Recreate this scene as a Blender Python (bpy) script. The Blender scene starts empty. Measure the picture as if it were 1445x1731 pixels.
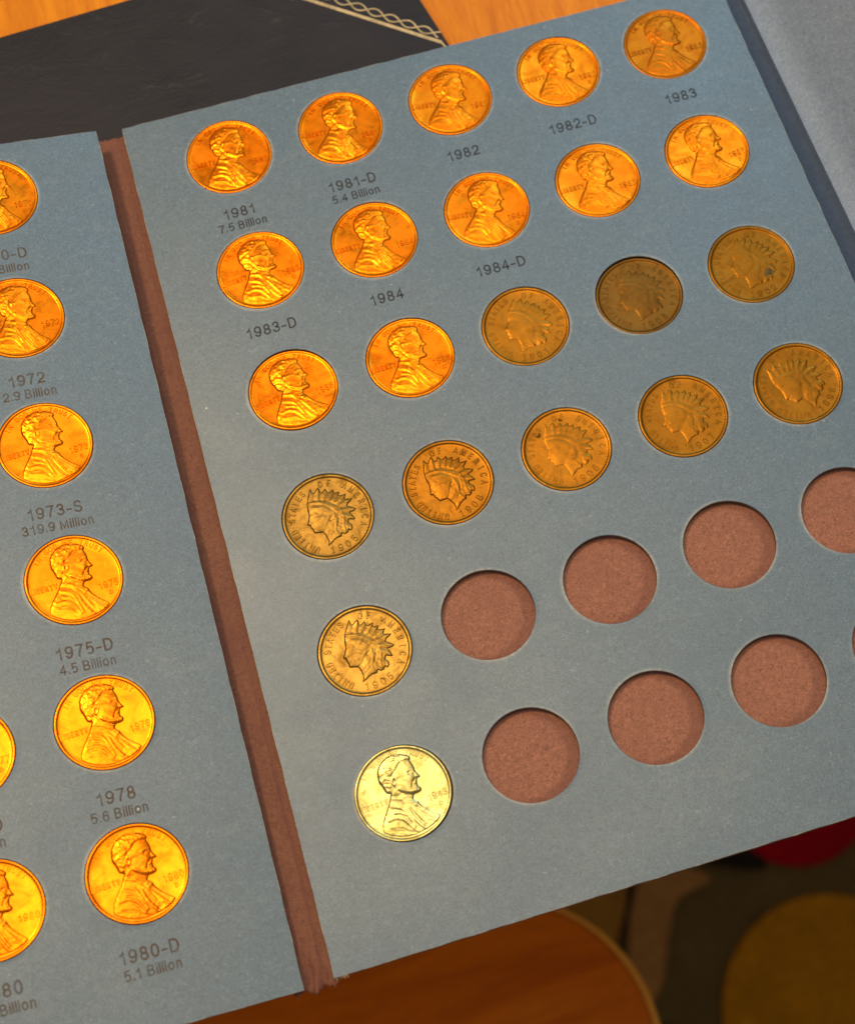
import bpy, bmesh, math, random
import numpy as np
from mathutils import Vector, Matrix
random.seed(4)
MM = 0.001
sc = bpy.context.scene
C = bpy.data.collections.new('scene_objects'); sc.collection.children.link(C)

# ------------------------------------------------------------ camera
# page frame: x right, y down the page, z into the page (mm)  ->  world (x, -y, -z) / 1000
Rc = [[0.955908385713542, 0.29366325367182855, 0.0010254586218599315],
      [-0.2742334162712874, 0.8914019796017355, 0.36083035371519884],
      [0.1050485198500611, -0.3452019759574559, 0.9326309046307376]]
Cc = (11.041921310372864, 228.83038056938565, -334.48719870323987)
def D(v): return Vector((v[0], -v[1], -v[2]))
cam_d = bpy.data.cameras.new('camera'); cam = bpy.data.objects.new('camera', cam_d); C.objects.link(cam)
right, up, back = D(Rc[0]), -D(Rc[1]), -D(Rc[2])
cm = Matrix((right, up, back)).transposed().to_4x4(); cm.translation = D(Cc)*MM
cam.matrix_world = cm
cam_d.sensor_fit = 'VERTICAL'; cam_d.sensor_height = 36; cam_d.lens = 2917/1731*36
cam_d.shift_x = -(967.0-722.5)/1731; cam_d.shift_y = (865.0-865.5)/1731
cam_d.clip_start = 0.01; cam_d.clip_end = 50
cam_d.dof.use_dof = True; cam_d.dof.focus_distance = 0.356; cam_d.dof.aperture_fstop = 17
sc.camera = cam

# ------------------------------------------------------------ light
sc.view_settings.view_transform = 'Standard'; sc.view_settings.look = 'None'
sc.view_settings.exposure = 0; sc.view_settings.gamma = 1
w = bpy.data.worlds.new('World'); sc.world = w; w.use_nodes = True
bg = w.node_tree.nodes['Background']; bg.inputs[0].default_value = (0.86, 0.80, 0.74, 1); bg.inputs[1].default_value = 0.33
def area(name, loc, target, size, power, col):
    d = bpy.data.lights.new(name, 'AREA'); d.shape = 'DISK'; d.size = size; d.energy = power; d.color = col
    o = bpy.data.objects.new(name, d); C.objects.link(o); o.location = loc
    o.rotation_euler = (Vector(target)-Vector(loc)).to_track_quat('-Z', 'Y').to_euler()
    return o
area('ceiling_lamp', (-0.22, 0.21, 0.76), (0.0, -0.08, 0), 0.13, 3.4, (1.0, 0.72, 0.40))
area('ceiling_lamp', (0.05, 0.03, 0.86), (0.02, -0.08, 0), 0.40, 2.35, (1.0, 0.76, 0.46))
area('cool_sheen_light', (0.42, 0.62, 0.85), (0.08, -0.02, 0), 0.40, 2.5, (0.46, 0.74, 1.0))  # unseen cool light, added for the blue sheen on the upper right

# ------------------------------------------------------------ helpers
def link(o, parent=None):
    C.objects.link(o)
    if parent is not None: o.parent = parent
    return o
def obj(name, bm, m, parent=None, smooth=False, loc=None):
    me = bpy.data.meshes.new(name)
    if isinstance(bm, bmesh.types.BMesh):
        if smooth:
            for f in bm.faces: f.smooth = True
        bm.to_mesh(me); bm.free()
    else:
        me = bm
    o = bpy.data.objects.new(name, me); link(o, parent)
    if m is not None: me.materials.append(m)
    if loc is not None: o.location = loc
    return o
def empty(name, loc=(0, 0, 0), rot=(0, 0, 0)):
    o = bpy.data.objects.new(name, None); o.empty_display_size = 0.01; C.objects.link(o)
    o.location = loc; o.rotation_euler = rot; return o
def tag(o, label=None, cat=None, group=None, kind=None):
    if label: o['label'] = label
    if cat: o['category'] = cat
    if group: o['group'] = group
    if kind: o['kind'] = kind
    return o
def pydata(name, V, F, m, parent=None, smooth=True, scale=MM):
    me = bpy.data.meshes.new(name)
    me.from_pydata([tuple(c*scale for c in v) for v in V], [], F); me.update()
    if smooth: me.shade_smooth()
    o = bpy.data.objects.new(name, me); link(o, parent)
    if m is not None: me.materials.append(m)
    return o

# ------------------------------------------------------------ materials
class N:
    def __init__(s, name):
        s.m = bpy.data.materials.new(name); s.m.use_nodes = True; s.t = s.m.node_tree
        s.b = s.t.nodes['Principled BSDF']; s.k = 0
    def n(s, typ, ins=None, **kw):
        x = s.t.nodes.new(typ)
        for a, v in kw.items(): setattr(x, a, v)
        for i, v in (ins or {}).items():
            if isinstance(v, bpy.types.NodeSocket): s.t.links.new(v, x.inputs[i])
            else: x.inputs[i].default_value = v
        return x
    def coord(s, scale=(1, 1, 1), kind='Object', rot=(0, 0, 0)):
        if kind == 'World':
            src = s.n('ShaderNodeNewGeometry').outputs['Position']
        else:
            src = s.n('ShaderNodeTexCoord').outputs[kind]
        return s.n('ShaderNodeMapping', {'Vector': src, 'Scale': scale, 'Rotation': rot}).outputs[0]
    def noise(s, co, scale, detail=3, rough=.5, dist=0):
        return s.n('ShaderNodeTexNoise', {'Vector': co, 'Scale': scale, 'Detail': detail, 'Roughness': rough, 'Distortion': dist}).outputs[0]
    def ramp(s, fac, stops):
        r = s.n('ShaderNodeValToRGB', {0: fac}); e = r.color_ramp.elements
        while len(e) < len(stops): e.new(0.5)
        for q, (p, c) in zip(e, stops):
            q.position = p; q.color = (c if len(c) == 4 else (*c, 1)) if hasattr(c, '__len__') else (c, c, c, 1)
        return r.outputs[0]
    def mix(s, f, a, b, typ='MIX'):
        x = s.n('ShaderNodeMix', data_type='RGBA', blend_type=typ)
        for i, v in ((0, f), (6, a), (7, b)):
            if isinstance(v, bpy.types.NodeSocket): s.t.links.new(v, x.inputs[i])
            elif i == 0: x.inputs[0].default_value = v
            else: x.inputs[i].default_value = (*v, 1)
        return x.outputs[2]
    def math(s, op, a, b=0.0):
        x = s.n('ShaderNodeMath', {0: a, 1: b}, operation=op); return x.outputs[0]
    def attr(s, name): return s.n('ShaderNodeAttribute', attribute_name=name).outputs['Fac']
    def set(s, **kw):
        for k, v in kw.items():
            k = k.replace('_', ' ')
            if isinstance(v, bpy.types.NodeSocket): s.t.links.new(v, s.b.inputs[k])
            elif hasattr(v, '__len__') and len(v) == 3: s.b.inputs[k].default_value = (*v, 1)
            else: s.b.inputs[k].default_value = v
        return s
    def bump(s, h, dist, strength=1.0, normal=None):
        ins = {'Height': h, 'Distance': dist, 'Strength': strength}
        if normal is not None: ins['Normal'] = normal
        o = s.n('ShaderNodeBump', ins).outputs[0]
        s.t.links.new(o, s.b.inputs['Normal']); return o

def card_mat(name, col, worn=(0.62, 0.60, 0.52), rough=0.5, spec=0.5):
    s = N(name); co = s.coord(kind='Object')
    fib = s.noise(co, 1500, 5, .62, 1.6); fine = s.noise(co, 3600, 2, .6)
    blot = s.noise(co, 45, 4, .6)
    c = s.mix(s.ramp(fib, [(0.35, 0), (0.68, 1)]), tuple(x*.74 for x in col), tuple(min(1, x*1.34+.004) for x in col))
    c = s.mix(s.ramp(blot, [(0.3, 0), (0.75, .30)]), c, tuple(x*.84+.030 for x in col))
    sm = s.noise(s.coord(scale=(1, 2.2, 1), rot=(0, 0, .5)), 95, 6, .72, .5)
    c = s.mix(s.ramp(sm, [(0.56, 0), (0.78, .30)]), c, (0.235, 0.270, 0.255))
    fleck = s.ramp(s.noise(co, 760, 2, .5), [(0.70, 0), (0.84, .34)])
    c = s.mix(fleck, c, (0.72, 0.74, 0.70))
    spk = s.n('ShaderNodeTexVoronoi', {'Vector': co, 'Scale': 110.0, 'Randomness': 1.0}, feature='F1')
    rnd = s.math('GREATER_THAN', s.n('ShaderNodeSeparateColor', {0: spk.outputs['Color']}).outputs[0], 0.90)
    c = s.mix(s.math('MULTIPLY', rnd, s.ramp(spk.outputs['Distance'], [(0.012, .8), (0.030, 0)])), c, (0.75, 0.76, 0.70))
    c = s.mix(s.attr('core'), c, (0.075, 0.042, 0.028))
    fb = s.n('ShaderNodeTexNoise', {'Vector': co, 'Scale': 620.0, 'Detail': 2.0, 'Roughness': .5, 'Distortion': 2.2}).outputs[0]
    fb = s.ramp(s.math('ABSOLUTE', s.math('SUBTRACT', fb, .5)), [(0.0, .55), (0.022, 0)])
    fb = s.math('MULTIPLY', fb, s.ramp(s.noise(co, 420, 2, .5), [(0.48, 0), (0.62, 1)]))
    c = s.mix(fb, c, tuple(min(1, x*1.5+.12) for x in col))
    wn = s.noise(co, 900, 4, .7)
    wear = s.math('MULTIPLY', s.attr('wear'), s.ramp(wn, [(0.33, .25), (0.62, 1)]))
    c = s.mix(wear, c, worn)
    s.set(Base_Color=c, Roughness=s.ramp(blot, [(0.2, rough-.07), (0.8, rough+.07)]), Specular_IOR_Level=spec)
    n1 = s.bump(s.noise(co, 30, 2, .5), 0.00035, .5)
    s.bump(fib, 0.00005, .55, n1)
    return s.m
M = {}
M['card'] = card_mat('blue_card', (0.092, 0.153, 0.218), rough=.40, spec=.62)
M['panel'] = card_mat('blue_grey_card', (0.200, 0.262, 0.370), rough=.6)
def plain(name, col, rough=.6, metallic=0, var=.25, scale=60, bump=0, bscale=800, kind='Object'):
    s = N(name); co = s.coord(kind=kind); nz = s.noise(co, scale, 5, .6)
    c = s.mix(s.ramp(nz, [(0.3, 0), (0.7, 1)]), tuple(x*(1-var) for x in col), tuple(min(1, x*(1+var)) for x in col))
    s.set(Base_Color=c, Roughness=rough, Metallic=metallic)
    if bump: s.bump(s.noise(co, bscale, 5, .65), bump, .7)
    return s.m
def kraft():
    s = N('brown_kraft_paper'); co = s.coord()
    fib = s.noise(co, 1500, 5, .65, 1.5); blot = s.noise(co, 90, 3, .55)
    c = s.mix(s.ramp(fib, [(0.32, 0), (0.7, 1)]), (0.185, 0.076, 0.050), (0.50, 0.215, 0.140))
    c = s.mix(s.ramp(blot, [(0.35, 0), (0.7, .35)]), c, (0.26, 0.108, 0.075))
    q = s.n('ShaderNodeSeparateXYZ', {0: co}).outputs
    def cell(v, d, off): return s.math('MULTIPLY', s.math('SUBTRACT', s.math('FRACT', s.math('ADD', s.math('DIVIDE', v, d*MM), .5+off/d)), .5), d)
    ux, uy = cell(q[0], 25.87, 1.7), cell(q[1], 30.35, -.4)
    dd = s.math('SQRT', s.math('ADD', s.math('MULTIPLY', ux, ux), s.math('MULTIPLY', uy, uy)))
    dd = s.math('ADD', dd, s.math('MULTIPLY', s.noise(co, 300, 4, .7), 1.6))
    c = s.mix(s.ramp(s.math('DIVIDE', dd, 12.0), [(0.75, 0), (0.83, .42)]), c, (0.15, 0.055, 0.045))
    s.set(Base_Color=c, Roughness=.75, Specular_IOR_Level=.3)
    s.bump(fib, 0.00008, .7); return s.m
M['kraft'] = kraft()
def strip():
    s = N('brown_spine_paper'); co = s.coord()
    fib = s.noise(co, 1300, 5, .65, 1.5); blot = s.noise(s.coord(scale=(3, 1, 1)), 60, 4, .6)
    c = s.mix(s.ramp(fib, [(0.3, 0), (0.7, 1)]), (0.135, 0.050, 0.030), (0.29, 0.118, 0.072))
    c = s.mix(s.ramp(blot, [(0.35, 0), (0.75, .6)]), c, (0.150, 0.055, 0.042))
    c = s.mix(s.math('MULTIPLY', s.attr('wear'), .55), c, (0.13, 0.045, 0.035))
    s.set(Base_Color=c, Roughness=.7, Specular_IOR_Level=.3)
    s.bump(s.noise(s.coord(scale=(5, 1, 1)), 220, 4, .6), 0.0003, .5, s.bump(fib, 0.00008, .6)); return s.m
M['strip'] = strip()
M['shaded_navy'] = plain('shaded_hinge_cloth', (0.028, 0.052, 0.105), .7, var=.2, scale=700, bump=.00005, bscale=2500)  # dark navy holds the deep shade of the hinge fold
M['cover'] = plain('navy_cover_board', (0.03, 0.05, 0.10), .5)
M['book'] = None
def leather():
    s = N('black_leatherette'); co = s.coord()
    g = s.n('ShaderNodeTexVoronoi', {'Vector': co, 'Scale': 1400.0}, feature='F1').outputs['Distance']
    scr = s.noise(s.coord(scale=(1, 2.2, 1), rot=(0, 0, -.6)), 60, 6, .75, 1.2)
    blot = s.noise(co, 30, 4, .6)
    c = s.mix(s.ramp(blot, [(0.35, 0), (0.7, 1)]), (0.012, 0.012, 0.018), (0.027, 0.025, 0.034))
    c = s.mix(s.ramp(scr, [(0.60, 0), (0.76, .5)]), c, (0.10, 0.095, 0.09))
    s.set(Base_Color=c, Roughness=s.ramp(blot, [(0.3, .45), (.7, .65)]), Specular_IOR_Level=.24)
    s.bump(scr, 0.0006, .5, s.bump(g, 0.00006, .6)); return s.m
M['book'] = leather()
M['gilt'] = plain('rubbed_gilt', (0.50, 0.38, 0.20), .5, .15, .35, 500)
M['book_edge'] = plain('book_block', (0.10, 0.085, 0.07), .7)
def wood(name, a, b, rough, sc_=(1, 9, 1), scale=60, rot=0.0):
    s = N(name); co = s.coord(scale=sc_, rot=(0, 0, rot))
    g = s.noise(co, scale, 6, .6, .6); f = s.noise(co, scale*7, 4, .7); big = s.noise(s.coord(), 9, 3, .5)
    c = s.mix(s.ramp(g, [(0.3, 0), (0.72, 1)]), a, b)
    c = s.mix(s.ramp(f, [(0.5, 0), (0.75, .45)]), c, tuple(x*.62 for x in a))
    c = s.mix(s.ramp(big, [(0.35, 0), (0.7, .3)]), c, a)
    s.set(Base_Color=c, Roughness=s.ramp(f, [(0.3, rough), (0.8, rough+.15)]), Specular_IOR_Level=.22)
    s.bump(f, 0.0002, .25); return s.m
M['table'] = wood('honey_oak', (0.60, 0.165, 0.002), (0.86, 0.300, 0.006), .42, (9, 1, 1), 40, .25)
M['seat'] = wood('red_brown_wood', (0.56, 0.115, 0.001), (0.84, 0.230, 0.004), .35, (1, 7, 1), 14)
M['seat_edge'] = wood('lit_wood_edge', (0.88, 0.36, 0.03), (0.95, 0.45, 0.05), .4, (1, 4, 1), 30)  # paler tone puts the light caught by the rounded rim into colour
def pile(name, col):
    s = N(name); co = s.coord(); nz = s.noise(co, 260, 4, .7)
    c = s.mix(s.ramp(nz, [(0.3, 0), (0.7, 1)]), tuple(x*.6 for x in col), tuple(x*1.25 for x in col))
    c = s.mix(s.ramp(s.noise(co, 22, 4, .65), [(0.35, 0), (0.7, .5)]), c, tuple(x*.5 for x in col))
    s.set(Base_Color=c, Roughness=.95, Specular_IOR_Level=.1)
    s.bump(nz, 0.003, .8); return s.m
M['rug'] = pile('dark_olive_pile', (0.15, 0.100, 0.032))
M['red'] = pile('crimson_pile', (0.36, 0.001, 0.008))
M['gold'] = pile('ochre_pile', (0.50, 0.205, 0.004))
M['tan'] = pile('tan_pile', (0.40, 0.19, 0.05))
M['olive'] = pile('brown_olive_pile', (0.34, 0.16, 0.022))
M['black'] = pile('black_pile', (0.02, 0.014, 0.008))
M['floor'] = wood('dark_floor_boards', (0.10, 0.05, 0.02), (0.16, 0.08, 0.03), .4, (1, 8, 1), 10)
def ink():
    s = N('printed_ink'); co = s.coord(kind='World')
    nz = s.noise(co, 420, 4, .75)
    pos = s.n('ShaderNodeSeparateXYZ', {0: s.n('ShaderNodeNewGeometry').outputs['Position']}).outputs[0]
    # the left-hand page's print is rubbed and turned bronze, the right-hand page's is still dark
    age = s.ramp(s.math('ADD', s.math('MULTIPLY', pos, 1000.0/60), 1.0), [(0.35, 1), (0.62, 0)])
    c = s.mix(age, (0.016, 0.018, 0.024), (0.080, 0.045, 0.020))
    fade = s.math('MULTIPLY', s.ramp(nz, [(0.42, 0), (0.62, .8)]), s.math('ADD', s.math('MULTIPLY', age, .5), .12))
    c = s.mix(fade, c, (0.092, 0.153, 0.218))
    s.set(Base_Color=c, Roughness=.55, Specular_IOR_Level=.35); return s.m
M['ink'] = ink()
def coin_mat(name, a, b, stain, rough, dirt=0.0, blot=.5, field=.5, grain=.5):
    s = N(name); co = s.coord(kind='World')
    n1 = s.noise(co, 120, 4, .6, .4); n2 = s.noise(co, 620, 5, .7); n3 = s.noise(co, 260, 5, .7, .8); n4 = s.noise(co, 1100, 4, .7)
    tone = s.n('ShaderNodeAttribute', attribute_name='tone', attribute_type='OBJECT').outputs['Fac']
    c = s.mix(s.ramp(n1, [(0.34, 0), (0.66, 1)]), a, b)
    c = s.mix(s.ramp(n3, [(0.50, 0), (0.72, blot)]), c, stain)
    c = s.mix(tone, c, stain)
    c = s.mix(s.ramp(n4, [(0.62, 0), (0.74, .45)]), c, tuple(x*.5 for x in stain))
    cav = s.attr('cavity')
    c = s.mix(s.math('MINIMUM', s.math('MULTIPLY', cav, dirt), .85), c, tuple(x*.22 for x in stain))
    r = s.math('ADD', s.ramp(n3, [(0.35, rough-.04), (0.75, rough+.14)]), s.math('MULTIPLY', tone, .12))
    s.set(Base_Color=c, Metallic=1.0, Roughness=r)
    n = s.bump(s.noise(co, 130, 2, .5), 0.00040, field)
    s.bump(n2, 0.000035, grain, n); return s.m
M['copper'] = coin_mat('mint_copper', (0.80, 0.185, 0.004), (0.86, 0.225, 0.007), (0.50, 0.115, 0.005), .28, .13, .45, .55, .35)
M['copper2'] = coin_mat('toned_copper', (0.56, 0.155, 0.006), (0.64, 0.19, 0.010), (0.36, 0.095, 0.006), .33, .25, .5)
M['bronze'] = coin_mat('worn_bronze', (0.270, 0.103, 0.009), (0.335, 0.132, 0.013), (0.150, 0.064, 0.007), .36, .20, .75, .3, 1)
M['bronze2'] = coin_mat('brown_bronze', (0.165, 0.075, 0.013), (0.200, 0.090, 0.016), (0.100, 0.045, 0.008), .40, .20, .7, .3, 1)
M['bronze3'] = coin_mat('old_brass_bronze', (0.235, 0.132, 0.026), (0.330, 0.190, 0.040), (0.110, 0.056, 0.012), .36, .38, .9, .3, 1)
M['steel'] = coin_mat('yellowed_steel', (0.36, 0.31, 0.10), (0.52, 0.47, 0.20), (0.20, 0.145, 0.04), .30, .24, .9, .5)

# ------------------------------------------------------------ coin portraits as height fields
def sdist(X, Y, P, closed=True):
    P = np.array(P, float); n = len(P); d = np.full(X.shape, 1e9); ins = np.zeros(X.shape, bool)
    for i in range(n if closed else n-1):
        a, b = P[i], P[(i+1) % n]; e = b-a; L = e@e+1e-12
        t = np.clip(((X-a[0])*e[0]+(Y-a[1])*e[1])/L, 0, 1)
        d = np.minimum(d, np.hypot(X-a[0]-t*e[0], Y-a[1]-t*e[1]))
        if closed:
            c = ((a[1] > Y) != (b[1] > Y)) & (X < (b[0]-a[0])*(Y-a[1])/(b[1]-a[1]+1e-12)+a[0]); ins ^= c
    return np.where(ins, d, -d) if closed else d
def chaikin(P, n=2, closed=False):
    P = [np.array(p, float) for p in P]
    for _ in range(n):
        Q = [] if closed else [P[0]]
        for i in range(len(P) if closed else len(P)-1):
            a, b = P[i], P[(i+1) % len(P)]; Q += [a*.75+b*.25, a*.25+b*.75]
        if not closed: Q.append(P[-1])
        P = Q
    return P
def tf(P, cx, cy, hx, hy, th):
    t = math.radians(th); out = []
    for x, y in P:
        u, v = (x-cx)/hx*9.525, -(y-cy)/hy*9.525
        out.append((u*math.cos(t)+v*math.sin(t), -u*math.sin(t)+v*math.cos(t)))
    return out
rng = np.random.RandomState(3)
def vnoise(X, Y, s, seed=0):
    r = np.random.RandomState(seed); g = r.rand(64, 64)*2-1
    x = X/s+20; y = Y/s+20; xi = np.floor(x).astype(int); yi = np.floor(y).astype(int)
    fx = x-xi; fy = y-yi; fx = fx*fx*(3-2*fx); fy = fy*fy*(3-2*fy)
    G = lambda i, j: g[i % 64, j % 64]
    return (G(xi, yi)*(1-fx)+G(xi+1, yi)*fx)*(1-fy)+(G(xi, yi+1)*(1-fx)+G(xi+1, yi+1)*fx)*fy
def stroke(H, X, Y, P, wid, amp, smooth=True):
    d = sdist(X, Y, chaikin(P, 2) if smooth else P, False)
    H += amp*np.exp(-(d/wid)**2)
def blur(H, s):
    k = np.exp(-np.arange(-3*int(s+1), 3*int(s+1)+1)**2/(2*s*s)); k /= k.sum()
    H = np.apply_along_axis(lambda r: np.convolve(np.pad(r, len(k)//2, mode='edge'), k, 'valid'), 0, H)
    return np.apply_along_axis(lambda r: np.convolve(np.pad(r, len(k)//2, mode='edge'), k, 'valid'), 1, H)
def relief_mesh(name, H, X, Y, keep, worn=0.0):
    n, m = H.shape
    # cavity = how far a point lies below the mean of its surroundings
    k = 5; pad = np.pad(H, k, mode='edge'); S = np.zeros_like(H); c = 0
    for i in range(-k, k+1, 1):
        for j in range(-k, k+1, 1):
            S += pad[k+i:k+i+n, k+j:k+j+m]; c += 1
    cav = np.clip((S/c-H)/.045, 0, 1)
    vm = np.zeros((n, m), bool)
    cell = keep[:-1, :-1] | keep[1:, :-1] | keep[:-1, 1:] | keep[1:, 1:]
    vm[:-1, :-1] |= cell; vm[1:, :-1] |= cell; vm[:-1, 1:] |= cell; vm[1:, 1:] |= cell
    idx = -np.ones((n, m), int); idx[vm] = np.arange(vm.sum())
    V = np.stack([X[vm], Y[vm], H[vm]], 1)*MM
    I, J = np.nonzero(cell)
    F = np.stack([idx[I, J], idx[I, J+1], idx[I+1, J+1], idx[I+1, J]], 1)
    me = bpy.data.meshes.new(name); me.from_pydata(V.tolist(), [], F.tolist()); me.update(); me.shade_smooth()
    at = me.attributes.new('cavity', 'FLOAT', 'POINT'); at.data.foreach_set('value', cav[vm].astype(np.float32))
    return me
def profile(d, edge=.10, wid=.16, dome=.24, soft=1.4):
    e = np.clip(d/wid, 0, 1); e = e*e*(3-2*e)
    return np.where(d > 0, edge*e+dome*(1-np.exp(-np.maximum(d, 0)/soft)), np.maximum(d*1.2, -.12))

A = (722, 728, 566, 560, 20.7)      # frames the outlines were read in
B = (732, 696, 576, 523, 19.5)
bust = [(650,265),(700,264),(755,276),(795,293),(806,325),(800,348),(832,392),(852,430),(856,455),(868,472),(892,502),(926,530),(914,549),(888,560),(886,590),(893,615),(897,640),(925,655),(940,680),(932,706),(905,726),(870,738),(850,752),(846,790),(868,803),(895,812),(918,845),(955,880),(1010,912),(1080,945),(1140,965),(1178,990),(1172,1012),(1150,1052),(1120,1082),(1060,1125),(960,1182),(870,1222),(780,1242),(680,1242),(580,1227),(500,1195),(484,1150),(485,1090),(505,1010),(535,920),(555,850),(568,780),(574,740),(530,735),(508,710),(478,660),(443,620),(424,570),(410,500),(415,450),(435,398),(470,350),(512,305),(560,278),(600,272)]
head = [(574,740),(530,735),(508,710),(478,660),(443,620),(424,570),(410,500),(415,450),(435,398),(470,350),(512,305),(560,278),(600,272),(650,265),(700,264),(755,276),(795,293),(806,325),(800,348),(832,392),(856,455),(926,530),(888,560),(897,640),(940,680),(905,726),(850,752),(800,760),(700,770),(600,770)]
hair = [(574,735),(530,735),(508,710),(478,660),(443,620),(424,570),(410,500),(415,450),(435,398),(470,350),(512,305),(560,278),(650,265),(755,276),(800,300),(800,335),(720,350),(670,390),(640,450),(600,500),(580,560),(590,640),(590,700)]
beard = [(600,640),(690,670),(760,700),(840,690),(880,640),(925,655),(940,680),(930,708),(870,738),(800,762),(720,745),(640,700)]
n = 250
gx = np.linspace(-9.6, 9.6, n); X, Y = np.meshgrid(gx, gx)
d = sdist(X, Y, tf(bust, *A))
H = profile(d, .10, .42, .16, 1.8)
Di = np.zeros_like(H)
dh = sdist(X, Y, tf(head, *A)); Di += np.where(dh > 0, .22*(1-np.exp(-np.maximum(dh, 0)/1.1)), 0)
hm = np.clip(sdist(X, Y, tf(hair, *A))/.35, 0, 1)
Di += hm*(.085*np.abs(vnoise(X*1.0+Y*.4, Y-X*.5, .62, 1))+.055*vnoise(X, Y, .33, 2)+.03)
bm_ = np.clip(sdist(X, Y, tf(beard, *A))/.25, 0, 1); Di += bm_*(.05*vnoise(X*1.7, Y, .42, 5)+.03)
for P, wd, am in [([(800,345),(720,352),(665,395),(640,450),(605,495),(585,545)], .20, -.11),
                  ([(600,322),(680,300),(760,300),(800,320)], .24, .08), ([(500,420),(560,380),(640,350)], .2, .07),
                  ([(450,520),(500,470),(570,450)], .2, .06), ([(460,590),(520,560),(560,570)], .2, .06), ([(500,660),(545,640),(575,660)], .2, .06),
                  ([(755,478),(800,448),(850,462)], .19, .12), ([(785,502),(815,492),(842,498)], .15, -.10), ([(800,500),(825,497)], .10, .10),
                  ([(856,455),(885,500),(918,530)], .26, .08), ([(868,545),(845,520),(858,490)], .18, -.08),
                  ([(640,540),(700,518),(770,530),(830,560)], .24, .07), ([(650,590),(730,570),(800,600)], .28, -.03),
                  ([(862,560),(826,610),(828,660)], .17, -.13), ([(893,618),(868,628),(850,632)], .12, -.12), ([(897,645),(870,645)], .13, .07),
                  ([(690,680),(760,712),(850,704),(925,690)], .22, .11), ([(600,640),(650,700),(740,740),(820,752)], .17, -.10),
                  ([(600,540),(585,580),(600,630),(625,640),(640,600),(625,550),(600,540)], .15, .12), ([(612,575),(615,610)], .13, -.13),
                  ([(600,760),(640,700)], .25, .08), ([(640,770),(700,740)], .2, -.06), ([(700,790),(770,760),(840,770)], .2, .07)]:
    stroke(Di, X, Y, tf(P, *A), wd, am)
for P, wd, am in [([(595,748),(700,762),(850,800)], .17, .13), ([(600,790),(700,800),(800,830)], .2, -.06),
                  ([(600,842),(680,846),(740,872),(790,922)], .17, .13), ([(610,872),(690,878),(750,915),(790,950)], .17, -.10),
                  ([(640,910),(720,906),(800,945),(840,1005),(872,1052)], .17, .14), ([(630,932),(720,930),(785,970),(830,1030)], .16, -.10),
                  ([(560,992),(640,956),(720,970),(790,1012),(855,1080)], .18, .14), ([(575,1020),(650,990),(720,1005),(780,1045)], .17, -.09),
                  ([(600,1062),(700,1048),(780,1070),(850,1110)], .16, .10), ([(560,1110),(680,1100),(800,1115),(900,1120)], .2, -.06),
                  ([(740,800),(800,830),(880,905),(955,972)], .17, .12), ([(790,868),(870,990),(990,1080),(1020,1082)], .17, .15),
                  ([(820,860),(900,965),(1000,1050)], .16, -.11), ([(880,818),(1000,858),(1100,915),(1150,948)], .16, .13),
                  ([(890,850),(1000,910),(1110,975)], .16, -.11), ([(920,880),(1020,960),(1110,1000)], .15, .09), ([(1185,925),(1100,1010),(1005,1085)], .16, .10),
                  ([(740,1000),(820,1100),(900,1130)], .17, -.09), ([(845,800),(875,830)], .22, .14), ([(880,815),(930,790)], .15, .08),
                  ([(600,760),(575,850),(545,960),(530,1050)], .2, .07), ([(700,790),(760,860),(840,960),(900,1060)], .2, -.05)]:
    stroke(Di, X, Y, tf(P, *B), wd*1.15, am*.62)
H = H+blur(Di, 1.5)*np.clip(d/.35, 0, 1)*.62+np.where(d > 0, .012*vnoise(X, Y, .5, 7), 0)
rr = np.hypot(X, Y)
me_bust = relief_mesh('portrait', H, X, Y, (d > -.10) & (rr < 8.95))

CI = (835, 605, 480, 460, 23.5)
ind = [(642,345),(655,290),(668,278),(682,320),(700,348),(722,300),(748,272),(764,300),(768,350),(790,330),(820,293),(836,320),(846,350),(870,335),(905,310),(912,325),(905,365),(940,350),(972,340),(962,370),(955,395),(990,385),(1040,373),(1025,410),(1010,440),(1050,432),(1102,430),(1090,455),(1050,490),(1030,515),(1080,520),(1138,548),(1110,575),(1045,585),(1080,600),(1122,660),(1100,668),(1050,660),(1045,690),(1080,715),(1085,755),(1065,785),(1042,770),(1035,795),(1000,815),(970,800),(962,835),(925,842),(890,862),(860,895),(822,920),(810,912),(822,890),(815,850),(790,800),(770,772),(730,772),(685,775),(672,755),(665,735),(645,712),(640,690),(615,680),(612,665),(625,620),(632,570),(622,520),(618,470),(622,420),(632,380)]
ic = np.array([830, 560.0]); _i = [np.array(p, float) for p in ind]
for k in range(3, 36, 1):
    a, b = _i[k-1], _i[k+1]; p = _i[k]
    if np.linalg.norm(p-ic) < np.linalg.norm(a-ic) and np.linalg.norm(p-ic) < np.linalg.norm(b-ic): ind[k] = tuple(p*.62+(a+b)/2*.38)
dI = sdist(X, Y, tf(ind, *CI))
H = profile(dI, .12, .28, .16, 1.5); Di = np.zeros_like(H)
face = [(640,450),(760,450),(840,500),(880,560),(840,640),(790,700),(770,772),(685,775),(665,735),(640,690),(615,680),(632,570),(622,520)]
df = sdist(X, Y, tf(face, *CI)); Di += np.where(df > 0, .13*(1-np.exp(-np.maximum(df, 0)/.8)), 0)
hr = [(780,460),(900,480),(1000,560),(1040,690),(1080,740),(1000,810),(900,850),(860,800),(850,700),(880,600),(860,520)]
hm = np.clip(sdist(X, Y, tf(hr, *CI))/.4, 0, 1); Di += hm*.10*np.abs(vnoise(X*1.6+Y*.8, Y*.5, .55, 11))
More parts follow.
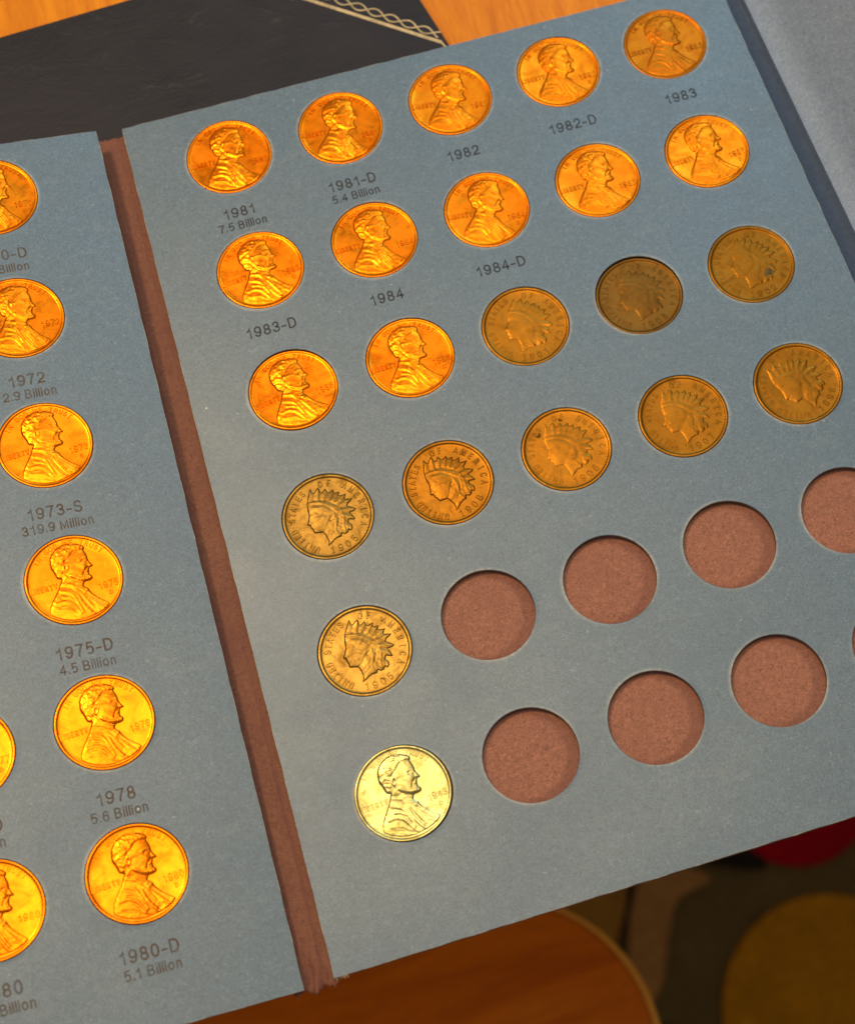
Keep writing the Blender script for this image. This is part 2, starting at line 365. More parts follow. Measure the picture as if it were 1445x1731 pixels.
S = [([(632,452),(720,446),(800,460),(880,510),(930,560)], .15, .10), ([(640,425),(740,418),(830,432),(920,490)], .14, -.11), ([(632,470),(720,470),(800,485),(860,530)], .13, -.10),
     ([(640,525),(690,500),(740,510)], .15, .10), ([(650,565),(700,545),(730,560)], .16, -.12), ([(660,560),(705,553)], .09, .09),
     ([(640,600),(628,660)], .14, .06), ([(660,650),(680,690)], .15, -.08), ([(640,712),(672,705)], .09, -.10), ([(700,620),(760,600),(800,620)], .3, .08),
     ([(770,770),(800,740),(850,640),(890,590)], .15, -.12), ([(800,800),(850,740),(890,690)], .16, .08), ([(830,860),(880,790),(920,740)], .15, -.07),
     ([(840,620),(870,600),(905,590)], .14, .12), ([(850,650),(900,640)], .14, -.10), ([(940,590),(950,650),(930,720)], .17, -.10), ([(980,560),(1000,640),(990,720),(1010,780)], .16, .09),
     ([(900,600),(920,680),(900,770),(940,820)], .16, .10), ([(1020,700),(1040,770)], .14, .09), ([(960,720),(980,790)], .14, -.09)]
for a, b in [((660,300),(660,420)),((748,290),(735,420)),((820,310),(790,420)),((903,325),(850,430)),((965,350),(890,440)),((1030,385),(930,460)),((1090,440),(960,500)),((1125,548),(980,550)),((1110,655),(985,600))]:
    S.append(([a, b], .13, .09))
for a, b in [((700,348),(695,420)),((768,350),(760,420)),((846,352),(815,425)),((905,368),(870,440)),((955,398),(915,455)),((1010,442),(950,490)),((1030,516),(975,530)),((1045,588),(985,580))]:
    S.append(([a, b], .14, -.12))
for P, wd, am in S: stroke(Di, X, Y, tf(P, *CI), wd, am)
HI = H+blur(Di, 1.6)*.62*np.clip(dI/.35, 0, 1)+np.where(dI > 0, .01*vnoise(X, Y, .5, 8), 0)
keepI = (dI > -.10) & (rr < 8.75)
me_ind = relief_mesh('portrait', HI, X, Y, keepI)
# well-worn variant: the high points are rubbed flat
Hw = profile(dI, .05, .34, .11, 1.6)+blur(np.clip(Di, -.06, .07), 2.5)*np.clip(dI/.4, 0, 1)*.45
me_ind_worn = relief_mesh('portrait', Hw, X, Y, keepI)

# ------------------------------------------------------------ coin blanks
def blank_mesh(name, teeth=0, dents=0):
    prof = [(0, 0), (2.5, 0), (5, .004), (7, .02), (8.2, .05), (8.7, .08), (8.88, .105), (8.98, .16), (9.06, .215), (9.14, .24), (9.28, .25), (9.41, .235), (9.49, .17), (9.525, .08), (9.525, -1.15), (9.45, -1.25), (0, -1.25)] if not teeth else [(0, 0), (2.5, 0), (5, .002), (7, .01), (8.0, .02), (8.5, .04), (8.68, .06), (8.80, .13), (8.90, .21), (9.02, .245), (9.25, .25), (9.40, .235), (9.49, .17), (9.525, .08), (9.525, -1.15), (9.45, -1.25), (0, -1.25)]
    n = 240; V = [(0, 0, 0)]; F = []; cav = [0.0]
    for r, z in prof[1:-1]:
        for i in range(n):
            a = 2*math.pi*i/n; zz = z; cc = 0
            if teeth and 8.75 < r < 8.95 and i % 3 == 0: zz -= .09; cc = .8
            if 8.5 <= r <= 8.90: cc = .3
            V.append((r*math.cos(a), r*math.sin(a), zz)); cav.append(cc)
    V.append((0, 0, -1.25)); cav.append(0)
    K = len(prof)-2
    for i in range(n): F.append((0, 1+i, 1+(i+1) % n))
    for k in range(K-1):
        for i in range(n):
            a = 1+k*n+i; b = 1+k*n+(i+1) % n; F.append((a, a+n, b+n, b))
    for i in range(n): F.append((len(V)-1, 1+(K-1)*n+(i+1) % n, 1+(K-1)*n+i))
    me = bpy.data.meshes.new(name); me.from_pydata([tuple(c*MM for c in v) for v in V], [], F); me.update(); me.shade_smooth()
    at = me.attributes.new('cavity', 'FLOAT', 'POINT'); at.data.foreach_set('value', np.array(cav, np.float32))
    return me
me_blank = blank_mesh('blank'); me_blank_t = blank_mesh('blank', teeth=1)

# ------------------------------------------------------------ lettering

def _arc(cx, cy, rx, ry, a0, a1, n=14): return [(cx+rx*math.cos(math.radians(a0+(a1-a0)*k/n)), cy+ry*math.sin(math.radians(a0+(a1-a0)*k/n))) for k in range(n+1)]
_six = [_arc(.30, .30, .27, .30, 0, 360, 22), [(.03, .33), (.035, .5), (.08, .76), (.19, .94), (.33, 1), (.46, .96), (.54, .82)]]
GL = {'0': (.60, [_arc(.30, .5, .27, .5, 0, 360, 26)]), '1': (.50, [[(.08, .74), (.22, .78), (.31, .86), (.35, 1), (.35, 0)]]),
 '2': (.60, [_arc(.31, .71, .26, .29, 172, -25)+[(.44, .42), (.14, .19), (.04, 0), (.58, 0)]]),
 '3': (.60, [_arc(.29, .75, .23, .25, 165, -90)+_arc(.29, .26, .27, .26, 90, -165)[0:]]), '4': (.62, [[(.44, 0), (.44, 1), (.02, .27), (.60, .27)]]),
 '5': (.60, [[(.54, 1), (.13, 1), (.07, .5)]+_arc(.30, .32, .26, .32, 130, -132)]), '6': (.60, _six),
 '7': (.58, [[(.03, 1), (.56, 1), (.38, .62), (.26, .3), (.21, 0)]]), '8': (.60, [_arc(.30, .75, .22, .25, 0, 360, 20), _arc(.30, .26, .27, .26, 0, 360, 20)]),
 '9': (.60, [[(.6-x, 1-y) for x, y in p] for p in _six]), '-': (.36, [[(.0, .36), (.34, .36)]]), '.': (.10, [[(.05, 0), (.05, .05)]]),
 'D': (.70, [[(.05, 0), (.05, 1), (.33, 1)]+_arc(.33, .5, .35, .5, 90, -90)+[(.05, 0)]]), 'O': (.78, [_arc(.39, .5, .37, .5, 0, 360, 26)]),
 'S': (.64, [_arc(.33, .75, .26, .25, 25, 250)+_arc(.32, .26, .29, .26, 80, -160)]), 'B': (.66, [[(.05, .52), (.05, 1), (.34, 1)]+_arc(.34, .76, .24, .24, 90, -90)+[(.05, .52)], [(.05, .52), (.05, 0), (.36, 0)]+_arc(.36, .26, .27, .26, -90, 90)]),
 'M': (.80, [[(.04, 0), (.04, 1), (.40, .08), (.76, 1), (.76, 0)]]), 'i': (.08, [[(.04, 0), (.04, .70)], [(.04, .93), (.04, 1)]]), 'l': (.08, [[(.04, 0), (.04, 1)]]),
 'o': (.54, [_arc(.27, .36, .25, .36, 0, 360, 20)]), 'n': (.48, [[(.04, 0), (.04, .70)], [(.04, .44)]+_arc(.24, .5, .20, .22, 165, 0)+[(.44, 0)]]),
 'I': (.10, [[(.05, 0), (.05, 1)]]), 'N': (.70, [[(.04, 0), (.04, 1), (.66, 0), (.66, 1)]]), 'G': (.74, [_arc(.38, .5, .35, .5, 40, 320)+[(.68, .22), (.68, .46), (.42, .46)]]),
 'C': (.72, [_arc(.38, .5, .35, .5, 42, 318)]), 'W': (.96, [[(.0, 1), (.22, 0), (.48, .95), (.74, 0), (.96, 1)]]), 'E': (.58, [[(.56, 1), (.05, 1), (.05, 0), (.58, 0)], [(.05, .52), (.50, .52)]]),
 'F': (.54, [[(.54, 1), (.05, 1), (.05, 0)], [(.05, .50), (.46, .50)]]), 'T': (.62, [[(.0, 1), (.62, 1)], [(.31, 1), (.31, 0)]]), 'L': (.52, [[(.05, 1), (.05, 0), (.52, 0)]]),
 'R': (.66, [[(.05, 0), (.05, 1), (.34, 1)]+_arc(.34, .75, .25, .25, 90, -90)+[(.05, .5)], [(.36, .5), (.62, 0)]]), 'U': (.68, [[(.05, 1), (.05, .34)]+_arc(.34, .34, .29, .34, 180, 360)+[(.63, 1)]]),
 'Y': (.66, [[(.0, 1), (.33, .48), (.66, 1)], [(.33, .48), (.33, 0)]]), 'A': (.70, [[(.0, 0), (.35, 1), (.70, 0)], [(.12, .32), (.58, .32)]])}
def strokes(places, h, wd, ht, name, sx=1.0, zoff=0.0, serif=False):
    """letters as mitred ribbons, h = capital height, wd = stroke width, ht = relief height (mm)"""
    V = []; F = []
    for ch, x, y, a in places:
        gw, ps = GL[ch]; ca, sa = math.cos(a), math.sin(a)
        if serif:
            ps = list(ps)
            for p in list(ps):
                if ch in 'USC': continue
                for q, r in ((p[0], p[1]), (p[-1], p[-2])):
                    if abs(q[0]-r[0]) < .12 and (q[1] < .02 or q[1] > .98): ps.append([(q[0]-.10, q[1]), (q[0]+.10, q[1])])
        for pi_, p in enumerate(ps):
            P = [((px-gw/2)*(h-wd)*sx, wd/2+py*(h-wd)) for px, py in p]
            closed = len(P) > 4 and math.hypot(P[0][0]-P[-1][0], P[0][1]-P[-1][1]) < 1e-5
            if closed: P = P[:-1]
            n = len(P)
            if not closed:      # square ends
                for e, f in ((0, 1), (n-1, n-2)):
                    dx, dy = P[e][0]-P[f][0], P[e][1]-P[f][1]; L = math.hypot(dx, dy)+1e-9
                    P[e] = (P[e][0]+dx/L*wd*.45, P[e][1]+dy/L*wd*.45)
            b = len(V); zz = zoff+.002*pi_
            for k in range(n):
                A_ = P[k-1] if (k > 0 or closed) else P[k]; B_ = P[(k+1) % n] if (k < n-1 or closed) else P[k]; Q = P[k]
                d1 = (Q[0]-A_[0], Q[1]-A_[1]); d2 = (B_[0]-Q[0], B_[1]-Q[1])
                if d1 == (0, 0): d1 = d2
                if d2 == (0, 0): d2 = d1
                l1, l2 = math.hypot(*d1)+1e-9, math.hypot(*d2)+1e-9
                n1 = (-d1[1]/l1, d1[0]/l1); n2 = (-d2[1]/l2, d2[0]/l2); m = (n1[0]+n2[0], n1[1]+n2[1]); L = math.hypot(*m)+1e-9
                m = (m[0]/L, m[1]/L); c = max(.45, m[0]*n1[0]+m[1]*n1[1]); hw = wd/2/c
                cols = ((1, zz), (-1, zz)) if ht == 0 else ((1.55, -.02), (.62, ht+zz), (-.62, ht+zz), (-1.55, -.02))
                for f, z in cols:
                    px, py = Q[0]+m[0]*hw*f, Q[1]+m[1]*hw*f
                    V.append(((x+px*ca-py*sa)*MM, (y+px*sa+py*ca)*MM, z*MM))
            w_ = 2 if ht == 0 else 4
            for k in range(n if closed else n-1):
                a0, a1 = b+k*w_, b+((k+1) % n)*w_
                for q in range(w_-1): F.append((a0+q, a1+q, a1+q+1, a0+q+1))
            if ht and not closed: F += [(b, b+1, b+2, b+3), tuple(b+(n-1)*4+q for q in (3, 2, 1, 0))]
    me = bpy.data.meshes.new(name); me.from_pydata(V, [], F); me.update()
    if ht:
        at = me.attributes.new('cavity', 'FLOAT', 'POINT'); at.data.foreach_set('value', np.array([(2.6 if ht > .11 else 1.1) if v[2] < 0 else 0.0 for v in V], np.float32))
    return me
def straight(txt, cx, cy, h, track=.24, sx=1.0):
    ws = [GL[c][0]*h*sx if c != ' ' else h*.12 for c in txt]; gap = h*track
    x = cx-(sum(ws)+gap*(len(txt)-1))/2; pl = []
    for c, wd in zip(txt, ws):
        if c != ' ': pl.append((c, x+wd/2, cy, 0))
        x += wd+gap
    return pl
def arc(txt, a0, a1, r, inward=False):
    pl = []; k = len(txt)
    for i, c in enumerate(txt):
        a = math.radians(a0+(a1-a0)*i/(k-1))
        if c != ' ': pl.append((c, r*math.cos(a), r*math.sin(a), a-math.pi/2 if not inward else a+math.pi/2))
    return pl
me_motto = strokes(arc('IN GOD WE TRUST', 139, 36, 7.55), 1.12, .20, .20, 'motto')
me_lib = strokes(straight('LIBERTY', -6.1, -.95, 1.22, .26, .74), 1.22, .21, .20, 'inscription', sx=.74)
LEG = arc('UNITED STATES', 226, 109, 6.85)+arc('OF AMERICA', 76, -42, 6.85)
me_leg = strokes(LEG, 1.45, .25, .18, 'legend', sx=.85, serif=True)
me_leg_w = strokes(LEG, 1.4, .24, .06, 'legend', sx=.85, serif=True)
_dates = {}
def date_mesh(t):
    if t not in _dates:
        _dates[t] = strokes(straight(t, 6.15, -3.42, 1.52, .20, .85), 1.52, .19, .22, 'date', sx=.85)
    return _dates[t]
def date_arc(t, worn):
    k = t+str(worn)
    if k not in _dates:
        _dates[k] = strokes(arc(t, 250, 290, 8.15, True), 1.6, .22, .10 if worn else .2, 'date', serif=True)
    return _dates[k]
_mm = {c: strokes([(c, 6.2, -4.95, 0)], .95, .2, .2, 'mint_mark') for c in 'DS'}

TONE = [0.0]
def part(name, me, m, parent):
    o = bpy.data.objects.new(name, me); link(o, parent)
    if not me.materials: me.materials.append(None)
    o.material_slots[0].link = 'OBJECT'; o.material_slots[0].material = m; o['tone'] = TONE[0]
    return o
def cent(mx, label, group, date, mint, m, rot, tilt=(0, 0), sink=0.0):
    r = empty('penny'); r.matrix_world = mx @ Matrix.Translation((0, 0, (-.19-sink)*MM)) @ Matrix.Rotation(math.radians(tilt[0]), 4, 'X') @ Matrix.Rotation(math.radians(tilt[1]), 4, 'Y') @ Matrix.Rotation(math.radians(rot), 4, 'Z')
    tag(r, label, 'coin', group)
    part('blank', me_blank, m, r); part('portrait', me_bust, m, r); part('motto', me_motto, m, r); part('inscription', me_lib, m, r)
    part('date', date_mesh(date), m, r)
    if mint: part('mint_mark', _mm[mint], m, r)
    return r
def old_cent(mx, label, group, date, m, rot, worn, tilt=(0, 0), sink=0.0):
    r = empty('penny'); r.matrix_world = mx @ Matrix.Translation((0, 0, (-.19-sink)*MM)) @ Matrix.Rotation(math.radians(tilt[0]), 4, 'X') @ Matrix.Rotation(math.radians(tilt[1]), 4, 'Y') @ Matrix.Rotation(math.radians(rot), 4, 'Z')
    tag(r, label, 'coin', group)
    part('blank', me_blank_t, m, r); part('portrait', me_ind_worn if worn else me_ind, m, r)
    part('legend', me_leg_w if worn else me_leg, m, r); part('date', date_arc(date, worn), m, r)
    return r

# ------------------------------------------------------------ the folder
folder = empty('coin_folder')
tag(folder, 'open blue card coin folder holding rows of pennies with some empty holes', 'coin folder')
HR = 9.575; TH = 1.5
def page(name, xs, ys, centres, edge_fn, parent, frame=Matrix.Identity(4), label=None):
    """xs, ys: cell boundaries (page frame mm, y down). centres[i][j]: hole centres."""
    V = []; F = []; W = []; rg = random.Random(len(V)+int(xs[0]*10))
    def v(x, y, z, wear=0.0): V.append((x, -y, z)); W.append(wear); return len(V)-1
    for i in range(len(ys)-1):
        for j in range(len(xs)-1):
            cx, cy = centres[i][j]; x0, x1, y0, y1 = xs[j], xs[j+1], ys[i], ys[i+1]
            f0 = (lambda y, x=x0: x) if j > 0 else (lambda y: edge_fn[0](y)); f1 = (lambda y, x=x1: x) if j < len(xs)-2 else (lambda y: edge_fn[1](y))
            cor = [(f1(y0), y0), (f1(y1), y1), (f0(y1), y1), (f0(y0), y0)]
            angs = sorted(set([2*math.pi*k/96 for k in range(96)]+[math.atan2(c[1]-cy, c[0]-cx) % (2*math.pi) for c in cor]))
            loops = []
            ph = rg.random()*6.28
            for r, z, wr in ((HR+.02, -TH, .0), (HR+.01, -.30, .1), (HR, -.12, .3), (HR+.05, -.03, .6), (HR+.16, .035, .6), (HR+.38, .02, .25), (HR+.8, 0, .0)):
                loops.append([v(cx+r*math.cos(a), cy+r*math.sin(a), z*(1+.5*math.sin(3*a+ph)*(z > 0)), wr*(.55+.45*math.sin(2*a+ph+4.0))) for a in angs])
            rect = []
            for a in angs:
                dx, dy = math.cos(a), math.sin(a); best = 1e9
                for q in range(4):
                    p, s = cor[q], cor[(q+1) % 4]; ex, ey = s[0]-p[0], s[1]-p[1]; den = dx*ey-dy*ex
                    if abs(den) < 1e-9: continue
                    t = ((p[0]-cx)*ey-(p[1]-cy)*ex)/den; u = ((p[0]-cx)*dy-(p[1]-cy)*dx)/den
                    if t > 0 and -1e-6 <= u <= 1+1e-6: best = min(best, t)
                rect.append(v(cx+best*dx, cy+best*dy, 0))
            loops.append(rect); k = len(angs)
            for a, b in zip(loops[:-1], loops[1:]):
                for q in range(k): F.append((a[q], a[(q+1) % k], b[(q+1) % k], b[q]))
    # outer edge: worn chamfer and side wall
    per = []
    y0, y1 = ys[0], ys[-1]
    S = 60
    for k in range(S): y = y0+(y1-y0)*k/S; per.append((edge_fn[0](y), y))
    for k in range(S): t = k/S; per.append((edge_fn[0](y1)*(1-t)+edge_fn[1](y1)*t, y1))
    for k in range(S): y = y1+(y0-y1)*k/S; per.append((edge_fn[1](y), y))
    for k in range(S): t = k/S; per.append((edge_fn[1](y0)*(1-t)+edge_fn[0](y0)*t, y0))
    cx, cy = (xs[0]+xs[-1])/2, (y0+y1)/2; n = len(per); rings = []
    for off, z, wr in ((.0, 0, .30), (.07, -.03, 1.0), (.12, -.12, .6), (.12, -.3, .1), (.12, -TH, .0)):
        ring = []
        for q in range(n):
            p, a, b = per[q], per[q-1], per[(q+1) % n]; tx, ty = b[0]-a[0], b[1]-a[1]; L = math.hypot(tx, ty)
            nx, ny = -ty/L, tx/L
            jit = .04*math.sin(q*1.7)+.03*math.sin(q*4.1)
            ring.append(v(p[0]+nx*(off+(jit if off else 0)), p[1]+ny*(off+(jit if off else 0)), z, wr))
        rings.append(ring)
    for a, b in zip(rings[:-1], rings[1:]):
        for q in range(n): F.append((a[q], a[(q+1) % n], b[(q+1) % n], b[q]))
    o = pydata(name, V, F, M['card'], parent, smooth=False)
    me = o.data; bmm = bmesh.new(); bmm.from_mesh(me); bmesh.ops.recalc_face_normals(bmm, faces=bmm.faces)
    up = sum(f.normal.z for f in bmm.faces)
    if up < 0: bmesh.ops.reverse_faces(bmm, faces=bmm.faces)
    bmm.to_mesh(me); bmm.free()
    at = me.attributes.new('wear', 'FLOAT', 'POINT'); at.data.foreach_set('value', np.clip(np.array(W, np.float32), 0, 1))
    at = me.attributes.new('core', 'FLOAT', 'POINT'); at.data.foreach_set('value', np.array([1.0 if q[2] < -.1 else 0.0 for q in V], np.float32))
    o.matrix_local = frame
    if label: o['label'] = label
    return o
def slab(name, pts, z1, z0, m, parent, bev=0):
    """extruded outline, pts in page frame (x, y down)"""
    bm = bmesh.new(); vs = [bm.verts.new((x*MM, -y*MM, z1*MM)) for x, y in pts]
    f = bm.faces.new(vs); f.normal_update()
    if f.normal.z < 0: f.normal_flip()
    r = bmesh.ops.extrude_face_region(bm, geom=[f]); ext = [e for e in r['geom'] if isinstance(e, bmesh.types.BMVert)]
    bmesh.ops.translate(bm, verts=ext, vec=(0, 0, (z0-z1)*MM))
    bmesh.ops.recalc_face_normals(bm, faces=bm.faces)
    if bev: bmesh.ops.bevel(bm, geom=[e for e in bm.edges], offset=bev*MM, segments=3, affect='EDGES', clamp_overlap=True)
    return obj(name, bm, m, parent)

DX, DY = 25.87, 30.35
ctr = [[(j*DX, i*DY) for j in range(5)] for i in range(6)]
xs = [-21.4, DX*.5, DX*1.5, DX*2.5, DX*3.5, 122]; ys = [-14.2]+[DY*(i+.5) for i in range(5)]+[181.8]
redge = lambda y: 120.6+.034*(y+14)
ledge = lambda y: -21.6+.0*y
pr = page('page', xs, ys, ctr, (ledge, redge), folder, label='blue card page with six rows of five punched holes')
def outline(l, r, y0, y1, ins=0.0): return [(l(y0)+ins, y0+ins), (r(y0)-ins, y0+ins), (r(y1)-ins, y1-ins), (l(y1)+ins, y1-ins)]
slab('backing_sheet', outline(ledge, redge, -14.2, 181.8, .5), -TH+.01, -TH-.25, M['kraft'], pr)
slab('cover_board', outline(ledge, redge, -14.2, 181.8, .3), -TH-.26, -TH-.9, M['cover'], pr)

ML = [[0.9814109160811639, -0.003882129933979927, -0.19187897973436993], [-0.00043369476592116345, 0.9997479780922237, -0.022445315978186758], [0.19191775766087166, 0.02211129502508454, 0.9811618953703477]]
OL = (-30.526895461312186, 81.69739835704034, -4.0)
S3 = Matrix.Diagonal((1, -1, -1))
FL = (S3 @ Matrix(ML) @ S3).to_4x4(); FL.translation = D(OL)*MM
LX, LY = -21.4, -80.1; DXL, DYL = 26.5, 30.33
ctrL = [[(LX-(4-j)*DXL, LY+i*DYL) for j in range(5)] for i in range(6)]
xl = [LX-4*DXL-19]+[LX-(3.5-j)*DXL for j in range(4)]+[3.4]; yl = [-93.2]+[LY+(i+.5)*DYL for i in range(5)]+[100.7]
lL = lambda y: xl[0]; rL = lambda y: 3.4
pl = page('page', xl, yl, ctrL, (lL, rL), folder, FL, label='blue card page tilted up beside the brown spine strip')
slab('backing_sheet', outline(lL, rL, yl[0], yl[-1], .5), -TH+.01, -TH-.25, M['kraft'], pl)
slab('cover_board', outline(lL, rL, yl[0], yl[-1], .3), -TH-.26, -TH-.9, M['cover'], pl)

# brown spine strip between the two pages: a creased paper hinge with frayed ends
def spine():
    V = []; F = []; W = []; nu, nv = 40, 260; r = random.Random(5)
    fray0 = [r.uniform(-.5, .6) for _ in range(nu+1)]; fray1 = [.8*math.sin(i*.37+1)+.5*math.sin(i*1.1)+r.uniform(-.25, .25) for i in range(nu+1)]
    for k in range(nv+1):
        t = k/nv
        for i in range(nu+1):
            s = i/nu; x = -29.6+s*8.6
            ya = -13.2+fray0[i]*.5; yb = 183.2+fray1[i]*.55-1.2*abs(s-.45); y = ya+(yb-ya)*t
            z = (1-s)**1.6*.45-1.25-.15*math.sin(math.pi*s)
            cr = .70+.03*math.sin(y*.03)+.01*math.sin(y*.21); am = .55+.45*math.sin(y*.045+1); z += am*(.10*math.exp(-((s-cr)/.05)**2)-.12*math.exp(-((s-cr-.07)/.04)**2))+.05*math.sin(s*23+y*.02)*math.sin(y*.031)
            pu = math.exp(-(181.5-y)/6.0) if y < 181.5 else 1
            z += pu*(.35*math.sin(s*19+y*.3)+.35*math.sin(s*7-y*.9)+.3*abs(math.sin(s*11+y*.6))-.3*math.exp(-((s-.42)/.06)**2))*math.sin(math.pi*s)
            z += .05*math.sin(y*.55+s*5)*math.sin(y*.13)
            V.append((x, -y, z)); W.append(max(0, min(1, math.exp(-((s-cr-.07)/.04)**2)*.6*am+(1.0 if y > 182.3 else 0)*.4)))
    for k in range(nv):
        for i in range(nu):
            a = k*(nu+1)+i; F.append((a, a+nu+1, a+nu+2, a+1))
    o = pydata('spine_strip', V, F, M['strip'], folder)
    at = o.data.attributes.new('wear', 'FLOAT', 'POINT'); at.data.foreach_set('value', np.array(W, np.float32))
    sm = o.modifiers.new('thickness', 'SOLIDIFY'); sm.thickness = .25*MM; sm.offset = -1
spine()
# torn paper fibres at the corner by the strip
V = []; F = []
for k in range(26):
    a = random.uniform(-.9, 1.2)+math.pi/2; x = -21.3+random.uniform(-.3, 2.2); y = 181.7; L = random.uniform(.3, 1.1); b = len(V); wd = random.uniform(.06, .2)
    z = random.uniform(-.5, -.05)
    V += [(x, -y, z), (x+wd, -y, z), (x+wd*.6+L*math.cos(a), -y-L*abs(math.sin(a)), z-.2), (x+.02, -y, z-.12)]; F += [(b, b+1, b+2), (b, b+2, b+3), (b+1, b+3, b+2)]
pydata('torn_fibre', V, F, plain('paper_fibre', (.55, .42, .26), .8), folder, smooth=False)

# right-hand hinge cloth, coloured dark for the fold's shade, and the raised cover panel
ANG = math.radians(52)
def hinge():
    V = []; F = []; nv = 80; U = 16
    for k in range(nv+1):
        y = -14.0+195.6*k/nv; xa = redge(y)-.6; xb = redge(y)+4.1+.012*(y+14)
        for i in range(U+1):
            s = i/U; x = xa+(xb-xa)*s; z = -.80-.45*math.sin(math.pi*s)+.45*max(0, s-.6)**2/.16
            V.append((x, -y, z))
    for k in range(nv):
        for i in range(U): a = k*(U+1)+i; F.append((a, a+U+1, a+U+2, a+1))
    o = pydata('hinge_cloth', V, F, M['shaded_navy'], folder)
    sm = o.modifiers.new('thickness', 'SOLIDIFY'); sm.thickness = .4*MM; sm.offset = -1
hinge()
def panel():
    V = []; F = []; nv = 60; U = 80; W = []; rows = []
    L = 142.0
    for k in range(nv+1):
        y = -14.0+195.6*k/nv; x0 = redge(y)+3.1+.012*(y+14)
        for i in range(U+1):
            s = i/U*L
            # the board curls up out of the hinge, then runs straight with a slight bow
            c = 9.0; a = ANG
            if s < c: th = a*s/c; px = c/a*math.sin(th); pz = c/a*(1-math.cos(th))
            else: px = c/a*math.sin(a)+(s-c)*math.cos(a); pz = c/a*(1-math.cos(a))+(s-c)*math.sin(a)
            pz -= 1.2*math.sin(math.pi*s/L)
            V.append((x0+px, -y, pz-.95)); W.append(0.0)
    for k in range(nv):
        for i in range(U): a = k*(U+1)+i; F.append((a, a+U+1, a+U+2, a+1))
    o = pydata('cover_panel', V, F, M['panel'], folder)
    at = o.data.attributes.new('wear', 'FLOAT', 'POINT'); at.data.foreach_set('value', np.array(W, np.float32)*.4)
    sm = o.modifiers.new('thickness', 'SOLIDIFY'); sm.thickness = 1.6*MM; sm.offset = -1
    o['label'] = 'grey-blue cover panel curling up at the right'
panel()

# ------------------------------------------------------------ printed captions
def caption(name, txt, x, y, h, parent, track=.17):
    me = strokes(straight(txt, x, -y, h, track), h, .14*h, 0, name, zoff=.012)
    me.materials.append(M['ink'])
    o = bpy.data.objects.new(name, me); link(o, parent); return o
SY, SM_ = 2.62, 2.1
for t, i, j, m2 in [('1981', 0, 0, '7.5 Billion'), ('1981-D', 0, 1, '5.4 Billion'), ('1982', 0, 2, None), ('1982-D', 0, 3, None), ('1983', 0, 4, None),
                    ('1983-D', 1, 0, None), ('1984', 1, 1, None), ('1984-D', 1, 2, None)]:
    x, y = j*DX-1.05, i*DY
    caption('printed_date', t, x, y+16.0, SY, pr)
    if m2: caption('printed_mintage', m2, x, y+19.1, SM_, pr)
for t, i, j, m2 in [('1970-D', 0, 4, '2.9 Billion'), ('1972', 1, 4, '2.9 Billion'), ('1973-S', 2, 4, '319.9 Million'), ('1975-D', 3, 4, '4.5 Billion'), ('1978', 4, 4, '5.6 Billion'),
                    ('1980-D', 5, 4, '5.1 Billion'), ('1977-D', 4, 3, '4.2 Billion'), ('1980', 5, 3, '7.4 Billion')]:
    cx, cy = ctrL[i][j]; cx -= .85
    caption('printed_date', t, cx, cy+16.1, SY, pl)
    caption('printed_mintage', m2, cx, cy+19.2, SM_, pl)

# ------------------------------------------------------------ coins
def at_right(i, j, off=(0, 0)): return Matrix.Translation((( j*DX+off[0]+.02)*MM, -(i*DY+off[1]+.03)*MM, 0))
def at_left(i, j, off=(0, 0)):
    cx, cy = ctrL[i][j]; return FL @ Matrix.Translation(((cx+off[0])*MM, -(cy+off[1])*MM, 0))
GB = 'bright copper pennies with a bearded bust'
GO = 'old brown pennies with a feathered headdress portrait'
K, K2 = M['copper'], M['copper2']
for i, j, dt, mt, m, rot, tl, lab in [
    (0, 0, '1981', None, K, 0, (.5, .2), 'bright copper penny set above the printed caption 1981, 7.5 Billion'),
    (0, 1, '1981', 'D', K, -5, (.3, -.3), 'bright copper penny set above the printed caption 1981-D, 5.4 Billion'),
    (0, 2, '1982', None, K, -4, (-.2, .4), 'bright copper penny set above the printed caption 1982'),
    (0, 3, '1982', 'D', K, -1, (0, .2), 'bright copper penny set above the printed caption 1982-D'),
    (0, 4, '1983', None, K2, 0, (.8, -.9), 'duller copper penny set above the printed caption 1983, beside the raised panel'),
    (1, 0, '1983', 'D', K, 7, (.2, 0), 'bright copper penny set between the captions 7.5 Billion and 1983-D'),
    (1, 1, '1984', None, K, 1, (-.4, .5), 'bright copper penny set between the captions 5.4 Billion and 1984'),
    (1, 2, '1984', 'D', K, -6, (.4, -.2), 'bright copper penny set between the captions 1982 and 1984-D'),
    (1, 3, '1985', None, K, 0, (0, .4), 'bright copper penny set below the printed caption 1982-D'),
    (1, 4, '1985', 'D', K, 4, (-.6, -.2), 'bright copper penny set below the printed caption 1983, above a brown penny'),
    (2, 0, '1986', None, K, 10, (-2.0, .6), 'bright copper penny dated 1986 set below the printed caption 1983-D'),
    (2, 1, '1986', 'D', K, 3, (-.6, .5), 'bright copper penny dated 1986 set below the printed caption 1984')]:
    TONE[0] = {(0, 0): .05, (0, 1): .0, (0, 2): .20, (0, 3): .22, (0, 4): .5, (1, 1): .04, (1, 2): .1, (1, 3): .25, (1, 4): .25}.get((i, j), 0.0)
    cent(at_right(i, j), lab, GB, dt, mt, m, rot, tl, random.uniform(-.03, .05))
TONE[0] = 0.0
cent(at_right(5, 0, (-.2, -.1)), 'silvery yellow steel penny dated 1943, alone in the bottom row before the empty holes', 'steel penny', '1943', 'D', M['steel'], 5, (1.2, .8), -.05)
